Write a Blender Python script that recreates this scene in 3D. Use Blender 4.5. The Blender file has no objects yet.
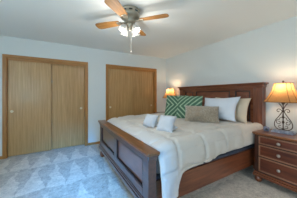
import bpy, bmesh, math, random
from mathutils import Vector, Matrix, noise
random.seed(7)
PI = math.pi
S = bpy.context.scene
C = S.collection

# ------------------------------------------------------------------ camera
F = 152.7                      # focal length in pixels of a 297 px wide frame
cd = bpy.data.cameras.new('camera'); cam = bpy.data.objects.new('camera', cd); C.objects.link(cam)
cd.sensor_width = 36; cd.lens = F / 297 * 36; cd.shift_y = -5 / 297; cd.clip_start = .02
cam.location = (0, 0, 1.285); cam.rotation_euler = (PI / 2, 0, -math.radians(30.1))
S.camera = cam
# ------------------------------------------------------------------ sky and exposure
w = bpy.data.worlds.new('sky'); S.world = w; w.use_nodes = True
bg = w.node_tree.nodes['Background']; bg.inputs[0].default_value = (.62, .78, 1, 1); bg.inputs[1].default_value = 1.2
S.view_settings.view_transform = 'Standard'; S.view_settings.look = 'None'
S.view_settings.exposure = .08; S.view_settings.gamma = 1; S.view_settings.use_curve_mapping = False
# ------------------------------------------------------------------ added fill lights in unseen windows, standing in for daylight
def area(name, loc, rot, sx, sy, power, col, spread=180):
    l = bpy.data.lights.new(name, 'AREA'); l.shape = 'RECTANGLE'; l.size = sx; l.size_y = sy
    l.energy = power; l.color = col; l.spread = math.radians(spread)
    o = bpy.data.objects.new(name, l); C.objects.link(o); o.location = loc; o.rotation_euler = rot
    return o
XL, XR, YB, YF, H = -2.35, 3.02, 4.06, -1.35, 2.44
WIN = [(-1.75, -.85), (-.55, .55), (1.4, 2.6)]; WZ0, WZ1 = .75, 2.1
DAY = (.74, .87, 1.0)
area('window_daylight', (-1.30, YF + .03, 1.42), (math.radians(115), 0, 0), .8, 1.25, 22, (.42, .84, 1))  # fill tilted upward to put blue on the left of the ceiling
area('window_daylight', (.06, YF + .05, 1.55), (math.radians(65), 0, math.radians(-2)), .9, .9, 17, (.0, .36, 1.0), 26)  # narrow blue beam, shaped to tint the carpet left of the bed
area('window_daylight', (2.0, YF + .05, 1.42), (math.radians(28), 0, 0), 1.0, .9, 18, (1, .97, .93), 90)  # added neutral fill aimed down at the carpet beside the nightstand
area('window_daylight', (XL + .03, .4, 1.42), (math.radians(100), 0, -PI / 2), 1.9, 1.25, 66, (.79, .92, 1.0))  # broad fill from out of view, tilted up to lift the ceiling

# ------------------------------------------------------------------ helpers
def srgb(r, g, b):
    f = lambda c: (c / 255 / 12.92) if c / 255 <= .04045 else ((c / 255 + .055) / 1.055) ** 2.4
    return (f(r), f(g), f(b), 1)
def add_box(bm, x0, x1, y0, y1, z0, z1, bev=0, seg=2):
    r = bmesh.ops.create_cube(bm, size=1)
    vs = r['verts']
    bmesh.ops.scale(bm, vec=(x1 - x0, y1 - y0, z1 - z0), verts=vs)
    bmesh.ops.translate(bm, vec=((x0 + x1) / 2, (y0 + y1) / 2, (z0 + z1) / 2), verts=vs)
    if bev:
        es = list({e for v in vs for e in v.link_edges})
        bmesh.ops.bevel(bm, geom=es, offset=bev, segments=seg, profile=.5, affect='EDGES')
def bx(*a, **k):
    bm = bmesh.new(); add_box(bm, *a, **k); return bm
def lathe(bm, prof, seg=32, c=(0, 0, 0), M=None, cap=True):
    rings = []
    for r, z in prof:
        ring = []
        for i in range(seg):
            a = 2 * PI * i / seg
            p = Vector((r * math.cos(a), r * math.sin(a), z))
            if M: p = M @ p
            ring.append(bm.verts.new(p + Vector(c)))
        rings.append(ring)
    for a, b in zip(rings, rings[1:]):
        for i in range(seg):
            j = (i + 1) % seg
            bm.faces.new((a[i], a[j], b[j], b[i]))
    if cap:
        bm.faces.new(rings[0][::-1]); bm.faces.new(rings[-1])
def spline(pts, n=6):
    P = [Vector(p) for p in pts]; out = []
    for i in range(len(P) - 1):
        p0 = P[max(i - 1, 0)]; p1 = P[i]; p2 = P[i + 1]; p3 = P[min(i + 2, len(P) - 1)]
        for k in range(n):
            t = k / n
            out.append(.5 * ((2 * p1) + (p2 - p0) * t + (2 * p0 - 5 * p1 + 4 * p2 - p3) * t * t + (3 * p1 - p0 - 3 * p2 + p3) * t ** 3))
    out.append(P[-1]); return out
def tube(bm, pts, r, seg=8):
    rings = []; n = len(pts); up = None
    for i, p in enumerate(pts):
        t = (pts[min(i + 1, n - 1)] - pts[max(i - 1, 0)]).normalized()
        if up is None:
            up = Vector((1, 0, 0)) if abs(t.x) < .9 else Vector((0, 1, 0))
        a = (up - t * up.dot(t)).normalized(); up = a; b = t.cross(a)
        rr = r[i] if isinstance(r, (list, tuple)) else r
        rings.append([bm.verts.new(p + (a * math.cos(2 * PI * k / seg) + b * math.sin(2 * PI * k / seg)) * rr) for k in range(seg)])
    for A, B in zip(rings, rings[1:]):
        for k in range(seg):
            j = (k + 1) % seg
            bm.faces.new((A[k], A[j], B[j], B[k]))
    bm.faces.new(rings[0][::-1]); bm.faces.new(rings[-1])
def obj(name, bm, m, parent=None, smooth=False, loc=None):
    me = bpy.data.meshes.new(name)
    bmesh.ops.recalc_face_normals(bm, faces=bm.faces)
    bm.to_mesh(me); bm.free(); me.materials.append(m)
    if smooth: me.shade_smooth()
    o = bpy.data.objects.new(name, me); C.objects.link(o)
    if parent: o.parent = parent
    if loc: o.location = loc
    return o
def tag(o, label, cat, group=None, kind=None):
    o['label'] = label; o['category'] = cat
    if group: o['group'] = group
    if kind: o['kind'] = kind
    return o
def thing(name, label, cat, loc=(0, 0, 0), rz=0, group=None):
    o = bpy.data.objects.new(name, None); C.objects.link(o); o.location = loc; o.rotation_euler = (0, 0, rz)
    o.empty_display_size = .1
    return tag(o, label, cat, group)
def struct(name, bm, m, parent=None, **k):
    o = obj(name, bm, m, parent, **k)
    if not parent: o['kind'] = 'structure'
    return o
def copy_tree(o, parent=None):
    c = o.copy(); C.objects.link(c); c.parent = parent
    for ch in list(o.children): copy_tree(ch, c)
    return c

# ------------------------------------------------------------------ materials
def mat(name, base=(.8, .8, .8, 1), rough=.5, metal=0, coat=0, **kw):
    m = bpy.data.materials.new(name); m.use_nodes = True
    b = m.node_tree.nodes['Principled BSDF']
    b.inputs['Base Color'].default_value = base; b.inputs['Roughness'].default_value = rough
    b.inputs['Metallic'].default_value = metal; b.inputs['Coat Weight'].default_value = coat
    b.inputs['Coat Roughness'].default_value = .15
    for k, v in kw.items(): b.inputs[k.replace('_', ' ')].default_value = v
    return m, m.node_tree, b
def coords(nt, scale=(1, 1, 1), kind='Object'):
    tc = nt.nodes.new('ShaderNodeTexCoord'); mp = nt.nodes.new('ShaderNodeMapping')
    mp.inputs['Scale'].default_value = scale
    nt.links.new(tc.outputs[kind], mp.inputs[0]); return mp.outputs[0]
def nz(nt, vec, scale, detail=4, rough=.6):
    n = nt.nodes.new('ShaderNodeTexNoise'); n.inputs['Scale'].default_value = scale
    n.inputs['Detail'].default_value = detail; n.inputs['Roughness'].default_value = rough
    nt.links.new(vec, n.inputs['Vector']); return n.outputs['Fac']
def ramp(nt, fac, stops):
    r = nt.nodes.new('ShaderNodeValToRGB'); e = r.color_ramp.elements
    while len(e) < len(stops): e.new(.5)
    for el, (p, c) in zip(e, stops): el.position = p; el.color = c
    nt.links.new(fac, r.inputs[0]); return r.outputs[0]
def bump(nt, b, fac, s=.2, d=.01):
    n = nt.nodes.new('ShaderNodeBump'); n.inputs['Strength'].default_value = s; n.inputs['Distance'].default_value = d
    nt.links.new(fac, n.inputs['Height']); nt.links.new(n.outputs[0], b.inputs['Normal'])
def math_(nt, op, a, b=None, c=None):
    n = nt.nodes.new('ShaderNodeMath'); n.operation = op
    for i, v in enumerate((a, b, c)):
        if v is None: continue
        if isinstance(v, (int, float)): n.inputs[i].default_value = v
        else: nt.links.new(v, n.inputs[i])
    return n.outputs[0]

def paint(name, col, bs=.08):
    m, nt, b = mat(name, col, .75); v = coords(nt)
    bump(nt, b, nz(nt, v, 90, 3), bs, .004); return m
M_wall = paint('wall_paint', srgb(208, 212, 210))
M_ceil = paint('ceiling_paint', srgb(232, 236, 234), .15)
def wood(name, dark, light, sc, rough=.4, coat=0, gscale=6, bs=.05, spec=.5):
    m, nt, b = mat(name, light, rough, coat=coat, Specular_IOR_Level=spec)
    v = coords(nt, sc)
    f1 = nz(nt, v, gscale, 6, .65)
    col = ramp(nt, f1, [(.3, dark), (.68, light)])
    nt.links.new(col, b.inputs['Base Color'])
    bump(nt, b, f1, bs, .003)
    return m
# grain runs along the axis with the small scale value
M_door = wood('oak_veneer', srgb(156, 116, 68), srgb(192, 152, 100), (14, 14, .5), .36, .15, 3)
M_case_v = wood('oak_casing_upright', srgb(146, 96, 44), srgb(178, 126, 66), (14, 14, .6), .4, 0, 4)
M_case_h = wood('oak_casing_level', srgb(146, 96, 44), srgb(178, 126, 66), (.6, 14, 14), .4, 0, 4)
CH_D, CH_L = srgb(80, 40, 25), srgb(128, 74, 46)
M_cherry_y = wood('cherry_wood_long', CH_D, CH_L, (9, .8, 9), .25, .5, 3)
M_cherry_x = wood('cherry_wood_rail', CH_D, CH_L, (.8, 9, 9), .3, .35, 3)
M_cherry_z = wood('cherry_wood_upright', CH_D, CH_L, (9, 9, .8), .3, .35, 3)
M_panel = wood('cherry_wood_panel', srgb(84, 48, 40), srgb(120, 76, 62), (6, 1.2, 5), .28, .9, 2)
M_panel.node_tree.nodes['Principled BSDF'].inputs['Coat IOR'].default_value = 1.9
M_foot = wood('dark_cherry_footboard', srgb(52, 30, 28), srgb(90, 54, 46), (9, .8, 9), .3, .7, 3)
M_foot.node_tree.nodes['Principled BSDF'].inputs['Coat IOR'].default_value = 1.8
M_front = wood('dark_cherry_drawer_front', srgb(66, 28, 18), srgb(112, 56, 34), (9, .8, 9), .3, .4, 3)
M_body = wood('darkest_cherry_case', srgb(40, 20, 14), srgb(72, 38, 26), (9, .8, 9), .3, .4, 3)  # darkened so the drawer surrounds carry painted shadow lines
M_mould = wood('light_cherry_moulding', srgb(120, 80, 58), srgb(164, 118, 90), (9, .8, 9), .3, .4, 3)  # paler than the case: bevel highlights put into the colour
M_hpanel = wood('cherry_wood_headboard_panel', srgb(98, 54, 38), srgb(148, 92, 66), (6, 1.2, 5), .4, .15, 2, spec=.4)
M_captop = wood('cherry_wood_cap', srgb(94, 50, 24), srgb(134, 80, 40), (9, .8, 9), .28, .4, 3)
M_groove, _, _ = mat('dark_stained_groove', srgb(34, 18, 16), .4)  # near-black brown for the moulding around the panels
M_blade = wood('fan_blade_wood', srgb(122, 80, 36), srgb(176, 128, 70), (1, 12, 12), .55, 0, 5)
M_nickel, _, _ = mat('aged_nickel', srgb(168, 160, 144), .38, .6)
M_pewter, _, _ = mat('pewter', srgb(170, 164, 158), .35, .7)
M_chrome, _, _ = mat('pull_metal', srgb(214, 200, 170), .3, .9)
M_iron, nt, b = mat('wrought_iron', srgb(74, 62, 54), .5, .6); bump(nt, b, nz(nt, coords(nt), 120), .3, .002)
M_stone, nt, b = mat('painted_lamp_foot', srgb(118, 124, 138), .5)
nt.links.new(ramp(nt, nz(nt, coords(nt), 25), [(.35, srgb(100, 108, 128)), (.7, srgb(176, 182, 196))]), b.inputs['Base Color'])
M_black, _, _ = mat('black_plastic', srgb(20, 20, 22), .3)
M_gadget, _, _ = mat('blue_grey_plastic', srgb(120, 128, 152), .35)
M_chain, _, _ = mat('chain_metal', srgb(150, 150, 146), .5, .2)
M_box, _, _ = mat('box_spring_cloth', srgb(74, 80, 96), .9)

def fabric(name, col, sc=260, rough=.9, s=.25, wr=.0):
    m, nt, b = mat(name, col, rough, Sheen_Weight=.25)
    v = coords(nt); f = nz(nt, v, sc, 2)
    if wr:
        g = nz(nt, v, 9, 4); f = math_(nt, 'ADD', math_(nt, 'MULTIPLY', f, .15), math_(nt, 'MULTIPLY', g, wr))
    bump(nt, b, f, s, .01); return m
M_quilt = fabric('cream_comforter', srgb(198, 192, 184), 200, .8, .35, 1.2)
M_mattress = fabric('mattress_cloth', srgb(150, 152, 160))
M_white = fabric('white_cotton', srgb(206, 212, 222), 240, .85, .3, 1)
M_cream = fabric('cream_cotton', srgb(210, 192, 168), 240, .85, .3, 1)
M_towel = fabric('white_towelling', srgb(190, 194, 202), 320, .95, .6, .8)
M_fluff, nt, b = mat('taupe_fur', srgb(186, 174, 156), .95, Sheen_Weight=.6)
v = coords(nt, (1, 2.2, 1)); f = nz(nt, v, 38, 5, .7)
nt.links.new(ramp(nt, f, [(.3, srgb(118, 104, 86)), (.7, srgb(186, 170, 148))]), b.inputs['Base Color']); bump(nt, b, f, .9, .03)

def chevron_mat(name, flip=1, shift=0.0):
    m, nt, b = mat(name, srgb(70, 120, 90), .85)
    tc = nt.nodes.new('ShaderNodeTexCoord'); sp = nt.nodes.new('ShaderNodeSeparateXYZ')
    nt.links.new(tc.outputs['Object'], sp.inputs[0])
    y, z = sp.outputs['Y'], sp.outputs['Z']
    az = math_(nt, 'ABSOLUTE', math_(nt, 'SUBTRACT', z, .0))
    u = math_(nt, 'ADD', math_(nt, 'MULTIPLY', math_(nt, 'ADD', y, shift), flip), az)
    fr = math_(nt, 'FRACT', math_(nt, 'ADD', math_(nt, 'MULTIPLY', u, 10.5), 20.2))
    G, P = srgb(64, 98, 78), srgb(150, 174, 146)
    r = nt.nodes.new('ShaderNodeValToRGB'); r.color_ramp.interpolation = 'CONSTANT'
    e = r.color_ramp.elements; e[0].position = 0; e[0].color = G; e[1].position = .66; e[1].color = P
    nt.links.new(fr, r.inputs[0]); nt.links.new(r.outputs[0], b.inputs['Base Color'])
    bump(nt, b, nz(nt, tc.outputs['Object'], 220, 2), .25, .004); return m
M_green1 = chevron_mat('green_chevron_weave', -1, -.02)
M_green2 = chevron_mat('green_diamond_weave', 1, -.12)

# carpet: beige cut pile with vacuum marks brushed into it
M_carpet, nt, b = mat('beige_carpet', srgb(170, 164, 154), .95, Sheen_Weight=.3)
tc = nt.nodes.new('ShaderNodeTexCoord'); sp = nt.nodes.new('ShaderNodeSeparateXYZ'); nt.links.new(tc.outputs['Object'], sp.inputs[0])
wob = nz(nt, tc.outputs['Object'], 3.2, 3)
X = math_(nt, 'ADD', sp.outputs['X'], math_(nt, 'MULTIPLY', wob, .22))
Yc = math_(nt, 'ADD', sp.outputs['Y'], math_(nt, 'MULTIPLY', wob, .22))
def tri_band(y0, y1, period, ph):
    # upright triangles between y0 and y1
    t = math_(nt, 'DIVIDE', math_(nt, 'SUBTRACT', Yc, y0), y1 - y0)
    tw = math_(nt, 'PINGPONG', math_(nt, 'ADD', math_(nt, 'DIVIDE', X, period), ph), .5)   # 0..0.5
    inside = math_(nt, 'GREATER_THAN', math_(nt, 'MULTIPLY', tw, 2), t)
    band = math_(nt, 'MULTIPLY', math_(nt, 'GREATER_THAN', t, 0), math_(nt, 'LESS_THAN', t, 1))
    return math_(nt, 'MULTIPLY', inside, band)
tri = math_(nt, 'ADD', tri_band(3.42, 4.1, .30, .1), tri_band(2.6, 3.42, .28, .3))
tri = math_(nt, 'ADD', tri, tri_band(1.5, 2.55, .4, .6))
fine = nz(nt, tc.outputs['Object'], 26, 7, .88); mid = nz(nt, tc.outputs['Object'], 9, 4, .6)
fac = math_(nt, 'ADD', math_(nt, 'MULTIPLY', tri, .12), math_(nt, 'ADD', math_(nt, 'MULTIPLY', fine, .85), math_(nt, 'MULTIPLY', mid, .35)))
nt.links.new(ramp(nt, fac, [(.40, srgb(112, 103, 93)), (.84, srgb(232, 221, 206))]), b.inputs['Base Color'])
bump(nt, b, fine, .8, .02)

# glass
def glassy(name, col, rough, tr):
    m, nt, b = mat(name, col, rough, Transmission_Weight=tr); return m
M_pane = glassy('window_glass', (1, 1, 1, 1), 0, 1)
M_wframe, _, _ = mat('window_frame_paint', srgb(225, 225, 222), .4)
M_bulbglass, nt, b = mat('lit_frosted_glass', srgb(160, 160, 156), .3)
b.inputs['Emission Color'].default_value = (1, .97, .92, 1); b.inputs['Emission Strength'].default_value = .12
M_bulb, nt, b = mat('lit_bulb', (1, 1, 1, 1), .3)
b.inputs['Emission Color'].default_value = (1, .82, .58, 1); b.inputs['Emission Strength'].default_value = 12
M_shade = bpy.data.materials.new('lamp_shade_cloth'); M_shade.use_nodes = True
nt = M_shade.node_tree; nt.nodes.clear()
out = nt.nodes.new('ShaderNodeOutputMaterial'); mx = nt.nodes.new('ShaderNodeMixShader'); mx.inputs[0].default_value = .55
df = nt.nodes.new('ShaderNodeBsdfDiffuse'); tr = nt.nodes.new('ShaderNodeBsdfTranslucent')
df.inputs[0].default_value = srgb(200, 152, 96)
v = coords(nt, (30, 30, 3)); f = nz(nt, v, 4, 3)
nt.links.new(ramp(nt, f, [(.3, srgb(166, 124, 80)), (.7, srgb(194, 152, 106))]), tr.inputs[0])
nt.links.new(df.outputs[0], mx.inputs[1]); nt.links.new(tr.outputs[0], mx.inputs[2]); nt.links.new(mx.outputs[0], out.inputs[0])
M_trim, _, _ = mat('shade_trim', srgb(128, 86, 44), .7)

# ------------------------------------------------------------------ room shell
T = .12
struct('floor', bx(XL - T, XR + T, YF - T, YB + .8, -.1, 0), M_carpet)
struct('ceiling', bx(XL - T, XR + T, YF - T, YB + .8, H, H + .1), M_ceil)
struct('wall_right', bx(XR, XR + T, YF - T, YB + .8, 0, H), M_wall)
CL = [(-.985, .605), (1.045, 2.645)]     # outer edges of the closet casings
CT, CW = 2.076, .06
bm = bmesh.new()
xs = [XL - T] + [v for a, b_ in CL for v in (a + CW - .005, b_ - CW + .005)] + [XR]
for i in range(0, len(xs), 2): add_box(bm, xs[i], xs[i + 1], YB, YB + T, 0, H)
for a, b_ in CL: add_box(bm, a + CW - .005, b_ - CW + .005, YB, YB + T, CT - CW + .005, H)
add_box(bm, XL - T, XR, YB + .7, YB + .8, 0, H)
struct('wall_back', bm, M_wall)
bm = bmesh.new(); LW = (-.6, 1.4)
add_box(bm, XL - T, XL, YF - T, LW[0], 0, H); add_box(bm, XL - T, XL, LW[1], YB, 0, H)
add_box(bm, XL - T, XL, LW[0], LW[1], 0, WZ0); add_box(bm, XL - T, XL, LW[0], LW[1], WZ1, H)
struct('wall_left', bm, M_wall)
bm = bmesh.new()
xs = [XL] + [v for p in WIN for v in p] + [XR]
for i in (0, 2, 4, 6): add_box(bm, xs[i], xs[i + 1], YF - T, YF, 0, H)
for a, b_ in WIN:
    add_box(bm, a, b_, YF - T, YF, 0, WZ0); add_box(bm, a, b_, YF - T, YF, WZ1, H)
struct('wall_front', bm, M_wall)
def unseen_window(n, a, b_, side):
    def B(bm, u0, u1, d0, d1, z0, z1, **k):
        if side == 'front': add_box(bm, u0, u1, YF - d1, YF - d0, z0, z1, **k)
        else: add_box(bm, XL - d1, XL - d0, u0, u1, z0, z1, **k)
    bm = bmesh.new(); f = .05
    for u0, u1, z0, z1 in ((a, a + f, WZ0, WZ1), (b_ - f, b_, WZ0, WZ1), (a + f, b_ - f, WZ0, WZ0 + f), (a + f, b_ - f, WZ1 - f, WZ1),
                           ((a + b_) / 2 - .02, (a + b_) / 2 + .02, WZ0 + f, WZ1 - f)):
        B(bm, u0, u1, .03, .09, z0, z1)
    wo = struct('window_%d' % n, bm, M_wframe)
    bm = bmesh.new(); B(bm, a + f, b_ - f, .055, .062, WZ0 + f, WZ1 - f); obj('pane', bm, M_pane, wo)
unseen_window(1, *WIN[0], 'front'); unseen_window(2, *WIN[1], 'front'); unseen_window(3, *WIN[2], 'front'); unseen_window(4, *LW, 'left')  # all out of view; the third is added only to hold a fill light

# closets: casing, head jamb, two sliding oak doors each
tn = 1; dn = 1
for a, b_ in CL:
    bm = bmesh.new()
    for x0 in (a, b_ - CW):
        add_box(bm, x0, x0 + CW, YB - .018, YB, 0, CT - CW, bev=.005)
        add_box(bm, x0 + (CW - .008 if x0 == a else -.012), x0 + (CW + .012 if x0 == a else .008), YB - .004, YB + T, 0, CT - CW)
    o = struct('trim_%d' % tn, bm, M_case_v); tn += 1
    bm = bmesh.new()
    add_box(bm, a, b_, YB - .018, YB, CT - CW, CT, bev=.005)
    add_box(bm, a + CW, b_ - CW, YB - .002, YB + T, CT - CW - .012, CT - CW + .008)
    add_box(bm, a + CW, b_ - CW, YB + .012, YB + .022, CT - CW - .05, CT - CW)
    struct('trim_%d' % tn, bm, M_case_h); tn += 1
    xm = (a + b_) / 2
    for x0, x1, yy, px in ((a + CW + .012, xm + .02, YB + .035, a + CW + .075), (xm - .02, b_ - CW - .012, YB + .075, b_ - CW - .09)):
        d = struct('door_%d' % dn, bx(x0, x1, yy, yy + .03, .015, CT - CW - .02, bev=.002), M_door); dn += 1
        bm = bmesh.new(); M = Matrix.Rotation(PI / 2, 3, 'X')
        lathe(bm, [(.022, 0), (.027, .001), (.027, .004), (.021, .006), (.018, .002), (.002, .001)], 24, (px, yy, .93), M)
        obj('finger_pull', bm, M_chrome, d, True)
# baseboards
bm = bmesh.new()
for x0, x1 in ((XL, CL[0][0]), (CL[0][1], CL[1][0]), (CL[1][1], XR)): add_box(bm, x0, x1, YB - .012, YB, 0, .062, bev=.004)
struct('baseboard_back', bm, M_case_h)
struct('baseboard_right', bx(XR - .012, XR, YF, YB - .012, 0, .062, bev=.004), M_case_h)
struct('baseboard_left', bx(XL, XL + .012, YF, YB - .012, 0, .062, bev=.004), M_case_h)
struct('baseboard_front', bx(XL + .012, XR - .012, YF, YF + .012, 0, .062, bev=.004), M_case_h)

# ------------------------------------------------------------------ bed
BY0, BY1 = 1.215, 3.255            # near and far ends of foot- and headboard
bed = thing('bed', 'large dark cherry panel bed standing against the wall between two nightstands', 'bed', (0, 0, 0))
def framed_panel(bm, xf, xb, y0, y1, z0, z1, depth=.02):
    """mitred picture-frame moulding around a recessed field, facing -x at xf"""
    w_ = .018
    for a in ((y0, y1, z0, z0 + w_), (y0, y1, z1 - w_, z1), (y0, y0 + w_, z0 + w_, z1 - w_), (y1 - w_, y1, z0 + w_, z1 - w_)):
        add_box(bm, xf + .004, xf + depth, *a, bev=.004)
# footboard
FX0, FX1 = .715, .805
bm = bmesh.new()
zs0, zs1 = .30, .665; PY = [(1.355, 2.165), (2.285, 3.115)]; PZ = (.345, .635)
add_box(bm, FX0, FX1, BY0 + .02, PY[0][0], .165, zs1, bev=.004)       # near post
add_box(bm, FX0, FX1, PY[1][1], BY1 - .02, .165, zs1, bev=.004)
add_box(bm, FX0, FX1, PY[0][1], PY[1][0], .165, zs1)
for y0, y1 in PY:
    add_box(bm, FX0, FX1, y0, y1, .165, PZ[0]); add_box(bm, FX0, FX1, y0, y1, PZ[1], zs1)
fb = obj('footboard', bm, M_foot, bed)
for y0, y1 in PY:
    p = obj('panel', bx(FX0 + .022, FX1 - .02, y0, y1, PZ[0], PZ[1]), M_panel, fb)
    bm = bmesh.new(); framed_panel(bm, FX0, 0, y0, y1, PZ[0], PZ[1], .03); 
    g = obj('panel_moulding', bm, M_groove, fb)
bm = bmesh.new()   # plinth mouldings
add_box(bm, FX0 - .022, FX1 + .01, BY0, BY1, .165, .215, bev=.006)
add_box(bm, FX0 - .014, FX1 + .005, BY0 + .006, BY1 - .006, .215, .245, bev=.008)
add_box(bm, FX0 - .007, FX1 + .003, BY0 + .012, BY1 - .012, .245, .262, bev=.005)
obj('plinth', bm, M_foot, fb)
bm = bmesh.new()
add_box(bm, FX0 - .006, FX1 + .004, BY0 + .012, BY1 - .012, .652, .672, bev=.006)
add_box(bm, FX0 - .014, FX1 + .01, BY0 + .004, BY1 - .004, .672, .692, bev=.007)
add_box(bm, FX0 - .022, FX1 + .014, BY0 - .008, BY1 + .008, .692, .708, bev=.005)
obj('cap_moulding', bm, M_foot, fb)
obj('cap', bx(FX0 - .03, FX1 + .02, BY0 - .018, BY1 + .018, .708, .738, bev=.008), M_captop, fb)
for y0 in (BY0 + .01, BY1 - .12):
    bm = bmesh.new(); lathe(bm, [(.03, 0), (.045, .02), (.052, .06), (.045, .10), (.036, .12), (.05, .14), (.05, .166)], 24, (FX0 + .045, y0 + .055, 0))
    obj('bun_foot', bm, M_cherry_z, fb, True)
# side rails
for y0 in (1.252, 3.19):
    r = obj('side_rail', bx(FX1, 2.89, y0, y0 + .028, .172, .43, bev=.004), M_cherry_x, bed)
# headboard
HX0, HX1 = 2.90, 3.0
bm = bmesh.new()
HP = [(1.43, 1.70), (1.80, 2.67), (2.77, 3.04)]; HZ = (.62, 1.345)
ys = [1.375] + [v for p in HP for v in p] + [3.095]
for i in range(0, len(ys), 2): add_box(bm, HX0, HX1 - .02, ys[i], ys[i + 1], .25, 1.40)
for y0, y1 in HP:
    add_box(bm, HX0, HX1 - .02, y0, y1, .25, HZ[0]); add_box(bm, HX0, HX1 - .02, y0, y1, HZ[1], 1.40)
hb = obj('headboard', bm, M_cherry_y, bed)
for y0, y1 in ((1.235, 1.375), (3.095, 3.235)):
    bm = bmesh.new(); add_box(bm, HX0 - .02, HX1, y0, y1, 0, 1.40, bev=.004)
    add_box(bm, HX0 - .03, HX0, y0 + .03, y1 - .03, .3, 1.36, bev=.004)
    obj('post', bm, M_cherry_z, hb)
for y0, y1 in HP:
    bm = bmesh.new(); add_box(bm, HX0 + .025, HX1 - .03, y0, y1, HZ[0], HZ[1])
    add_box(bm, HX0 + .01, HX0 + .03, y0 + .06, y1 - .06, HZ[0] + .06, HZ[1] - .06, bev=.009)
    obj('panel', bm, M_hpanel, hb)
    bm = bmesh.new(); framed_panel(bm, HX0 - .008, 0, y0, y1, *HZ, .03); obj('panel_moulding', bm, M_groove, hb)
bm = bmesh.new()
add_box(bm, HX0 - .034, HX1 + .002, 1.228, 3.242, 1.385, 1.405, bev=.006)
add_box(bm, HX0 - .030, HX1 + .004, 1.222, 3.248, 1.405, 1.435, bev=.004)
add_box(bm, HX0 - .045, HX1 + .006, 1.212, 3.258, 1.435, 1.452, bev=.006)
obj('crown_moulding', bm, M_cherry_y, hb)
obj('cap', bx(HX0 - .065, HX1 + .01, 1.192, 3.278, 1.452, 1.478, bev=.008), M_cherry_y, hb)

bs = tag(obj('box_spring', bx(.84, 2.885, 1.284, 3.186, .20, .452, bev=.03, seg=3), M_box), 'dark blue-grey box spring, a thin dark strip between comforter hem and side rail', 'box spring')
mt = tag(obj('mattress', bx(.84, 2.885, 1.284, 3.186, .455, .735, bev=.05, seg=4), M_mattress), 'grey-sided mattress showing under the cream comforter near the nightstand', 'mattress')

# ------------------------------------------------------------------ comforter
def hem_near(x):
    K = [(.83, .25), (.95, .235), (1.03, .25), (1.10, .46), (1.30, .478), (1.50, .478), (1.66, .485), (1.78, .525), (2.2, .53), (2.9, .545)]
    for (a, za), (b_, zb) in zip(K, K[1:]):
        if x <= b_:
            t = (x - a) / (b_ - a); t = t * t * (3 - 2 * t); return za + (zb - za) * t
    return K[-1][1]
def smooth(a, b_, x):
    t = min(max((x - a) / (b_ - a), 0), 1); return t * t * (3 - 2 * t)
def top_z(x, y):
    z = .772 + .012 * smooth(.9, 1.3, x)
    z -= .045 * (1 - smooth(.83, .98, x))
    return z
def seam(v, per, ph):
    d = abs((v - ph) / per - round((v - ph) / per)) * per
    return math.exp(-(d / .018) ** 2)
NX, x0, x1 = 150, .832, 2.885
bm = bmesh.new(); grid = []
R_ = .075; yn, yf = 1.240, 3.222
for i in range(NX + 1):
    x = x0 + (x1 - x0) * i / NX
    row = []; hz = hem_near(x); flare = .050 * (1 - smooth(.86, 1.25, x))
    ybulge = .012
    # profile points: (y, z, normal)
    prof = []
    zt = top_z(x, 0)
    nd = 26
    for k in range(nd):
        t = k / nd; z = hz + (zt - R_ - hz) * t
        fold = (.009 if x < 2.3 else .004) * math.sin(x * 26 + 2.0 * math.sin(x * 7)) * (1 - t) + .010 * math.sin(x * 9 + 1)
        y = yn - .004 - ybulge * math.sin(PI * t) - flare * (1 - t) ** .8 - abs(fold) * .8
        prof.append((y, z, (0, -1, 0), t))
    for k in range(8):
        a = PI / 2 * k / 8
        prof.append((yn + R_ - R_ * math.cos(a), zt - R_ + R_ * math.sin(a), (0, -math.cos(a), math.sin(a)), 1))
    nt_ = 110
    for k in range(nt_ + 1):
        y = yn + R_ + (yf - yn - 2 * R_) * k / nt_
        prof.append((y, zt, (0, 0, 1), 1))
    for k in range(1, 9):
        a = PI / 2 * k / 8
        prof.append((yf - R_ + R_ * math.sin(a), zt - R_ + R_ * math.cos(a), (0, math.sin(a), math.cos(a)), 1))
    for k in range(1, 13):
        t = k / 12; prof.append((yf + .006 * math.sin(PI * t), zt - R_ - (zt - R_ - .42) * t, (0, 1, 0), 1 - t))
    s = 0; py = None
    for (y, z, n, t) in prof:
        p = Vector((x, y, z))
        if py is not None: s += (p - py).length
        py = p.copy()
        e = .022 - .030 * max(seam(x, .41, 1.06), seam(s + (hz - .4), .40, .50))
        e += .018 * noise.noise(Vector((x * 4, s * 4, 0))) + .005 * noise.noise(Vector((x * 12, s * 12, 4)))
        e = max(e, -.004) * smooth(.83, .88, x)
        row.append(bm.verts.new(p + Vector(n) * e))
    grid.append(row)
for A, B in zip(grid, grid[1:]):
    for k in range(len(A) - 1): bm.faces.new((A[k], A[k + 1], B[k + 1], B[k]))
cf = obj('comforter', bm, M_quilt, smooth=True)
so = cf.modifiers.new('thickness', 'SOLIDIFY'); so.thickness = .012; so.offset = -1
tag(cf, 'cream quilted comforter spread over the bed and hanging over the side rail', 'comforter')
BT = .800

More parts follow.
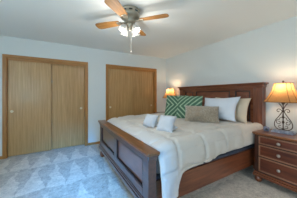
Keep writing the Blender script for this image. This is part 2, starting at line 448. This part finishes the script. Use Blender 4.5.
# ------------------------------------------------------------------ pillows
def pillow_bm(w_, h_, t_, pinch=.05, seed=0, n=30, wr=.024, pw=2.2):
    """width along y, height along z, thickness along x; centred on the origin"""
    bm = bmesh.new(); sides = []
    for sgn in (-1, 1):
        g = []
        for i in range(n + 1):
            r = []
            for j in range(n + 1):
                u = -1 + 2 * i / n; v = -1 + 2 * j / n
                u = math.sin(u * PI / 2); v = math.sin(v * PI / 2)
                yy = u * w_ / 2 * (1 - pinch * (1 - v * v)); zz = v * h_ / 2 * (1 - pinch * (1 - u * u))
                th = max(0, (1 - abs(u) ** pw)) ** .55 * max(0, (1 - abs(v) ** pw)) ** .55
                d = noise.noise(Vector((yy * 9, zz * 9, seed + sgn))) * wr * th ** .5
                d += noise.noise(Vector((yy * 22, zz * 22, seed * 2 + sgn))) * wr * .4 * th ** .5
                r.append(bm.verts.new((sgn * (t_ / 2 * th + d * (th > .02)), yy, zz)))
            g.append(r)
        for A, B in zip(g, g[1:]):
            for k in range(n): bm.faces.new((A[k], A[k + 1], B[k + 1], B[k]))
    bmesh.ops.remove_doubles(bm, verts=bm.verts, dist=.0008)
    return bm
def pillow(name, label, cat, m, w_, h_, t_, x, y, tilt, rz=0, group=None, roll=0, base=BT, **k):
    o = obj(name, pillow_bm(w_, h_, t_, **k), m, smooth=True)
    o.rotation_mode = 'XYZ'
    Rm = Matrix.Rotation(rz, 4, 'Z') @ Matrix.Rotation(tilt, 4, 'Y') @ Matrix.Rotation(roll, 4, 'X')
    o.rotation_euler = Rm.to_euler()
    zmin = min((Rm @ v.co).z for v in o.data.vertices)
    o.location = (x, y, base - zmin - .004)
    return tag(o, label, cat, group)
pillow('bed_pillow', 'cream pillow leaning on the headboard, farthest back, behind the plump white pillow', 'pillow', M_cream, .70, .44, .15, 2.77, 1.73, math.radians(18), 0, 'sleeping pillows', seed=3, pinch=.09)
pillow('bed_pillow', 'plump bright white pillow standing behind the fluffy taupe cushion', 'pillow', M_white, .72, .46, .20, 2.57, 1.82, math.radians(26), math.radians(2), 'sleeping pillows', seed=9, roll=-.05, pinch=.13)
pillow('throw_pillow', 'green chevron cushion, farther one, partly hidden and nearest the closets', 'pillow', M_green1, .50, .50, .14, 2.245, 2.63, math.radians(24), math.radians(38), 'green patterned cushions', seed=5, pinch=.03)
pillow('throw_pillow', 'green chevron cushion in full view beside the fluffy taupe cushion', 'pillow', M_green2, .50, .50, .14, 2.24, 2.235, math.radians(26), math.radians(38), 'green patterned cushions', seed=6, pinch=.03)
pillow('lumbar_pillow', 'fluffy taupe oblong cushion lying in front of the green and white pillows', 'pillow', M_fluff, .57, .30, .16, 2.13, 1.84, math.radians(22), math.radians(38), seed=11, pinch=.05, wr=.035, pw=2.6)

# ------------------------------------------------------------------ folded towels on the bed
def towel(label, x, y, rz, w_, h_, d_, seed):
    t = thing('folded_towel', label, 'towel', (x, y, BT - .002), rz, 'folded white towels on the bed')
    def piece(nm, w, h, th, tilt, dx, dz, sd, pinch):
        bm = pillow_bm(w, h, th, pinch=pinch, seed=sd, n=22, wr=.02, pw=4)
        Rm = Matrix.Rotation(tilt, 4, 'Y'); bmesh.ops.transform(bm, matrix=Rm, verts=bm.verts)
        zm = min(v.co.z for v in bm.verts)
        bmesh.ops.translate(bm, vec=(dx, 0, dz - zm), verts=bm.verts)
        obj(nm, bm, M_towel, t, True)
    piece('lower_fold', w_ * .92, d_, .07, math.radians(88), .03, 0, seed, .03)
    piece('upper_fold', w_, h_ * 1.2, .11, math.radians(30), .0, .0, seed + 3, .08)
towel('folded white towel on the foot of the bed, the one nearer the closets', 1.17, 1.96, math.radians(12), .24, .165, .17, 1)
towel('folded white towel on the foot of the bed, the one nearer the fluffy cushion', 1.20, 1.61, math.radians(20), .245, .19, .17, 5)

# ------------------------------------------------------------------ nightstands
def nightstand(label, x, y):
    t = thing('nightstand', label, 'nightstand', (x, y, 0), 0, 'matching three-drawer nightstands')   # base centre of the front edge
    W, D = .30, .46
    bm = bmesh.new(); add_box(bm, .03, D, -W + .012, W - .012, .15, .69)
    # front corner posts
    for s in (-1, 1):
        add_box(bm, .018, .06, min(s * (W - .055), s * (W - .004)), max(s * (W - .055), s * (W - .004)), .15, .69, bev=.004)
    for z0 in (.15, .372, .547, .679): add_box(bm, .022, .05, -W + .05, W - .05, z0, z0 + .014, bev=.003)
    obj('body', bm, M_body, t)
    bm = bmesh.new()
    add_box(bm, .004, D + .004, -W - .008, W + .008, .688, .702, bev=.005)
    add_box(bm, -.01, D + .01, -W - .018, W + .018, .702, .726, bev=.008)
    obj('top', bm, M_captop, t)
    bm = bmesh.new()
    add_box(bm, -.004, D, -W - .012, W + .012, .085, .125, bev=.006)
    add_box(bm, .004, D, -W - .004, W + .004, .125, .155, bev=.01)
    obj('base_moulding', bm, M_cherry_y, t)
    for z0, z1 in ((.168, .370), (.388, .545), (.563, .677)):
        bm = bmesh.new(); yw = W - .06
        add_box(bm, .026, .08, -yw + .004, yw - .004, z0 + .004, z1 - .004, bev=.002)
        d = obj('drawer', bm, M_front, t)
        bm = bmesh.new(); w_ = .016
        for a in ((-yw, yw, z0, z0 + w_), (-yw, yw, z1 - w_, z1), (-yw, -yw + w_, z0 + w_, z1 - w_), (yw - w_, yw, z0 + w_, z1 - w_)):
            add_box(bm, .012, .03, *a, bev=.005)
        obj('drawer_moulding', bm, M_mould, d)
        bm = bmesh.new(); M = Matrix.Rotation(-PI / 2, 3, 'Y')
        lathe(bm, [(.012, -.004), (.009, .004), (.008, .014), (.018, .018), (.022, .027), (.017, .035), (.005, .039)], 20, (.026, 0, (z0 + z1) / 2), M)
        obj('knob', bm, M_pewter, d, True)
    for sx in (.05, D - .06):
        for sy in (-W + .045, W - .045):
            bm = bmesh.new(); lathe(bm, [(.026, 0), (.042, .015), (.050, .042), (.044, .066), (.032, .076), (.036, .088)], 24, (sx, sy, 0))
            obj('bun_foot', bm, M_cherry_z, t, True)
    return t
NX0 = 2.49
ns = nightstand('dark cherry nightstand in the right foreground, all three drawers in view', NX0, .882)
n2 = copy_tree(ns); n2.location = (NX0, 3.64, 0); n2['label'] = 'dark nightstand almost hidden between the bed and the far closet corner'

# ------------------------------------------------------------------ lamps
def rect_ring(hx, hy, cut, n=3):
    P = [(-hx, -hy + cut), (-hx, hy - cut), (-hx + cut, hy), (hx - cut, hy), (hx, hy - cut), (hx, -hy + cut), (hx - cut, -hy), (-hx + cut, -hy)]
    out = []
    for a, b_ in zip(P, P[1:] + P[:1]):
        for k in range(n): out.append((a[0] + (b_[0] - a[0]) * k / n, a[1] + (b_[1] - a[1]) * k / n))
    return out
def table_lamp(label, x, y, z, power):
    t = thing('table_lamp', label, 'lamp', (x, y, z), 0, 'matching scrolled iron table lamps')
    bm = bmesh.new(); add_box(bm, -.062, .062, -.125, .125, 0, .024, bev=.006); add_box(bm, -.052, .052, -.112, .112, .024, .042, bev=.008)
    obj('foot', bm, M_stone, t)
    bm = bmesh.new()
    for s in (-1, 1):
        tube(bm, spline([(0, s * .012, .05), (0, s * .05, .045), (0, s * .093, .075), (0, s * .103, .125), (0, s * .085, .18), (0, s * .05, .235), (0, s * .018, .29), (0, -s * .004, .34), (0, -s * .022, .385), (0, -s * .05, .425)]), .0055)
        # side curls
        tube(bm, spline([(0, s * .008, .30), (0, s * .03, .335), (0, s * .062, .338), (0, s * .072, .312), (0, s * .055, .298), (0, s * .045, .312)]), .0048)
        # C scrolls inside the pear
        sp_ = [(0, s * .010, .225), (0, s * .035, .215)]
        for k in range(14):
            a = PI * .55 - k * .55; rr = .034 * (1 - k / 17)
            sp_.append((0, s * (.050 + rr * math.cos(a)), .150 + rr * 1.15 * math.sin(a)))
        tube(bm, spline(sp_, 4), .0042)
        sp_ = [(0, s * .006, .06)]
        for k in range(9):
            a = -PI * .5 + k * .5; rr = .024 * (1 - k / 13)
            sp_.append((0, s * (.034 + rr * math.cos(a)), .092 + rr * math.sin(a)))
        tube(bm, spline(sp_, 4), .0040)
    obj('scrollwork', bm, M_iron, t, True)
    bm = bmesh.new()
    lathe(bm, [(.012, .038), (.016, .05), (.007, .07), (.006, .13), (.015, .15), (.015, .16), (.006, .18), (.006, .205), (.017, .225), (.009, .245), (.006, .30), (.013, .32), (.006, .34), (.006, .40), (.020, .425), (.022, .44), (.010, .455), (.010, .50), (.016, .51), (.016, .54), (.004, .545)], 16)
    obj('stem', bm, M_iron, t, True)
    # shade
    bm = bmesh.new(); rings = []; NZ = 10; zb, zt = .445, .712
    for k in range(NZ + 1):
        q = k / NZ; f = (1 - q) ** 1.6
        hx = .078 + .102 * f; hy = .095 + .100 * f; cut = .036 + .026 * f
        rings.append([bm.verts.new((a, b_, zb + (zt - zb) * q)) for a, b_ in rect_ring(hx, hy, cut)])
    for A, B in zip(rings, rings[1:]):
        for i in range(len(A)):
            j = (i + 1) % len(A); bm.faces.new((A[i], A[j], B[j], B[i]))
    sh = obj('lamp_shade', bm, M_shade, t)
    bm = bmesh.new()
    for q, rr in ((0, .0055), (1, .005)):
        f = (1 - q) ** 1.6
        P = [Vector((a, b_, zb + (zt - zb) * q)) for a, b_ in rect_ring(.078 + .102 * f, .095 + .100 * f, .036 + .026 * f)]
        tube(bm, P + [P[0]], rr, 6)
    for c in range(8):
        P = []
        for k in range(NZ + 1):
            q = k / NZ; f = (1 - q) ** 1.6
            a, b_ = rect_ring(.078 + .102 * f, .095 + .100 * f, .036 + .026 * f)[c * 3]
            P.append(Vector((a, b_, zb + (zt - zb) * q)))
        tube(bm, P, .0035, 6)
    obj('shade_trim', bm, M_trim, sh)
    bm = bmesh.new()
    for s in (-1, 1):
        tube(bm, spline([(0, s * .012, .52), (0, s * .05, .58), (0, s * .045, .66), (0, 0, .715)]), .002, 6)
    for a, b_ in ((.078, 0), (-.078, 0), (0, .095), (0, -.095)): tube(bm, [Vector((0, 0, .712)), Vector((a, b_, .712))], .002, 6)
    obj('harp', bm, M_iron, t)
    bm = bmesh.new(); lathe(bm, [(.006, .712), (.010, .718), (.006, .724), (.013, .732), (.010, .742), (.003, .752)], 14)
    obj('finial', bm, M_iron, t, True)
    bm = bmesh.new(); lathe(bm, [(.012, .54), (.018, .56), (.028, .59), (.027, .61), (.015, .63), (.003, .637)], 16)
    obj('bulb', bm, M_bulb, t, True)
    l = bpy.data.lights.new('lamp_light', 'POINT'); l.energy = power; l.color = (1, .73, .46); l.shadow_soft_size = .03
    lo = bpy.data.objects.new('lamp_light', l); C.objects.link(lo); lo.parent = t; lo.location = (0, 0, .665)
    return t
table_lamp('lit lamp with golden shade on the nightstand in the right foreground', 2.765, .925, .726, 7)
table_lamp('lit lamp with golden shade in the far corner behind the green cushions', 2.79, 3.545, .726, 8.5)

# small gadget on the near nightstand
g = thing('bedside_clock', 'small round blue-grey clock with a dark face beside the scrolled iron lamp foot', 'clock', (2.70, 1.105, .726), math.radians(12))
bm = bmesh.new(); lathe(bm, [(.022, 0), (.034, .008), (.040, .032), (.036, .054), (.022, .068), (.004, .073)], 24); obj('body', bm, M_gadget, g, True)
bm = bmesh.new(); lathe(bm, [(.018, .0), (.018, .006), (.013, .008), (.002, .008)], 20, (-.035, -.012, .032), Matrix.Rotation(-PI / 2, 3, 'Y')); obj('clock_face', bm, M_black, g)

# ------------------------------------------------------------------ ceiling fan
FXc, FYc = .837, 1.958
fan = thing('ceiling_fan', 'four-blade oak ceiling fan with nickel body and a cluster of glass lights', 'ceiling fan', (FXc, FYc, H))
bm = bmesh.new()
lathe(bm, [(.135, 0), (.138, -.012), (.128, -.03), (.130, -.055), (.138, -.07), (.130, -.10), (.105, -.118), (.075, -.135), (.078, -.16), (.06, -.175)][::-1], 48)
obj('motor_housing', bm, M_nickel, fan, True)
bm = bmesh.new()
for k in range(10):
    a = 2 * PI * k / 10; M = Matrix.Rotation(a, 4, 'Z')
    b2 = bmesh.new(); add_box(b2, .1275, .1335, -.022, .022, -.052, -.036)
    bmesh.ops.transform(b2, matrix=M, verts=b2.verts); me = bpy.data.meshes.new('t'); b2.to_mesh(me); b2.free(); bm.from_mesh(me); bpy.data.meshes.remove(me)
obj('vent_slot', bm, M_black, fan)['kind'] = 'stuff'
def blade_bm():
    bm = bmesh.new(); out = []
    prof = [(.155, .040), (.18, .050), (.26, .058), (.38, .066), (.47, .070), (.51, .066), (.53, .050), (.54, .025)]
    pts = [(x, -w_) for x, w_ in prof] + [(.542, 0)] + [(x, w_) for x, w_ in prof[::-1]]
    top = [bm.verts.new((x, y, .004)) for x, y in pts]; bot = [bm.verts.new((x, y, -.004)) for x, y in pts]
    bm.faces.new(top); bm.faces.new(bot[::-1])
    for i in range(len(pts)):
        j = (i + 1) % len(pts); bm.faces.new((top[i], top[j], bot[j], bot[i]))
    return bm
first = None
for k in range(4):
    a = math.radians(42 + 90 * k)
    if first is None:
        first = bl = obj('blade', blade_bm(), M_blade, fan)
        bm = bmesh.new(); add_box(bm, .05, .13, -.016, .016, -.012, -.004, bev=.003); add_box(bm, .12, .20, -.030, .030, -.012, -.004, bev=.003)
        for yy in (-.018, .018): lathe(bm, [(.006, -.017), (.007, -.012)], 10, (.185, yy, 0))
        obj('blade_iron', bm, M_nickel, bl)
        bl.location = (0, 0, -.150)
    else:
        bl = first.copy(); C.objects.link(bl); bl.parent = fan
        for ch in first.children:
            c = ch.copy(); C.objects.link(c); c.parent = bl
    bl.rotation_euler = (Matrix.Rotation(a, 3, 'Z') @ Matrix.Rotation(math.radians(10), 3, 'X')).to_euler()
bm = bmesh.new()
lathe(bm, [(.035, -.165), (.045, -.185), (.050, -.21), (.040, -.235), (.028, -.245), (.022, -.27), (.010, -.285)][::-1], 28)
for k in range(4):
    a = math.radians(20 + 90 * k); d = Vector((math.cos(a), math.sin(a), 0))
    tube(bm, spline([d * .035 + Vector((0, 0, -.215)), d * .065 + Vector((0, 0, -.205)), d * .085 + Vector((0, 0, -.222))]), .007)
    lathe(bm, [(.018, .0), (.022, -.014), (.020, -.022)][::-1], 16, d * .087 + Vector((0, 0, -.218)))
obj('light_fitter', bm, M_nickel, fan, True)
gs = None
for k in range(4):
    a = math.radians(20 + 90 * k); d = Vector((math.cos(a), math.sin(a), 0))
    Mt = Matrix.Rotation(a, 3, 'Z') @ Matrix.Rotation(math.radians(-28), 3, 'Y')
    bm = bmesh.new(); seg = 32; rings = []
    for r, z in ((.018, 0), (.028, -.01), (.040, -.03), (.044, -.05), (.046, -.068), (.056, -.088)):
        rings.append([bm.verts.new(((r * (1 + (.09 * math.cos(8 * 2 * PI * i / seg) * (-z / .088) ** 2))) * math.cos(2 * PI * i / seg),
                                    (r * (1 + (.09 * math.cos(8 * 2 * PI * i / seg) * (-z / .088) ** 2))) * math.sin(2 * PI * i / seg), z)) for i in range(seg)])
    for A, B in zip(rings, rings[1:]):
        for i in range(seg):
            j = (i + 1) % seg; bm.faces.new((A[i], A[j], B[j], B[i]))
    o = obj('glass_shade', bm, M_bulbglass, fan, True); o.modifiers.new('thickness', 'SOLIDIFY').thickness = .003
    o.location = d * .087 + Vector((0, 0, -.232)); o.rotation_euler = Mt.to_euler()
    l = bpy.data.lights.new('fan_bulb_light', 'POINT'); l.energy = 3.7; l.color = (1, .93, .84); l.shadow_soft_size = .03
    lo = bpy.data.objects.new('fan_bulb_light', l); C.objects.link(lo); lo.parent = fan
    lo.location = d * .16 + Vector((0, 0, -.40))
bm = bmesh.new()
z = -.28
while z > -.56:
    bmesh.ops.create_icosphere(bm, subdivisions=1, radius=.0035, matrix=Matrix.Translation((.01, -.02, z))); z -= .0075
lathe(bm, [(.003, -.56), (.009, -.575), (.009, -.59), (.003, -.60)][::-1], 12, (.01, -.02, 0))
obj('pull_chain', bm, M_chain, fan, True)
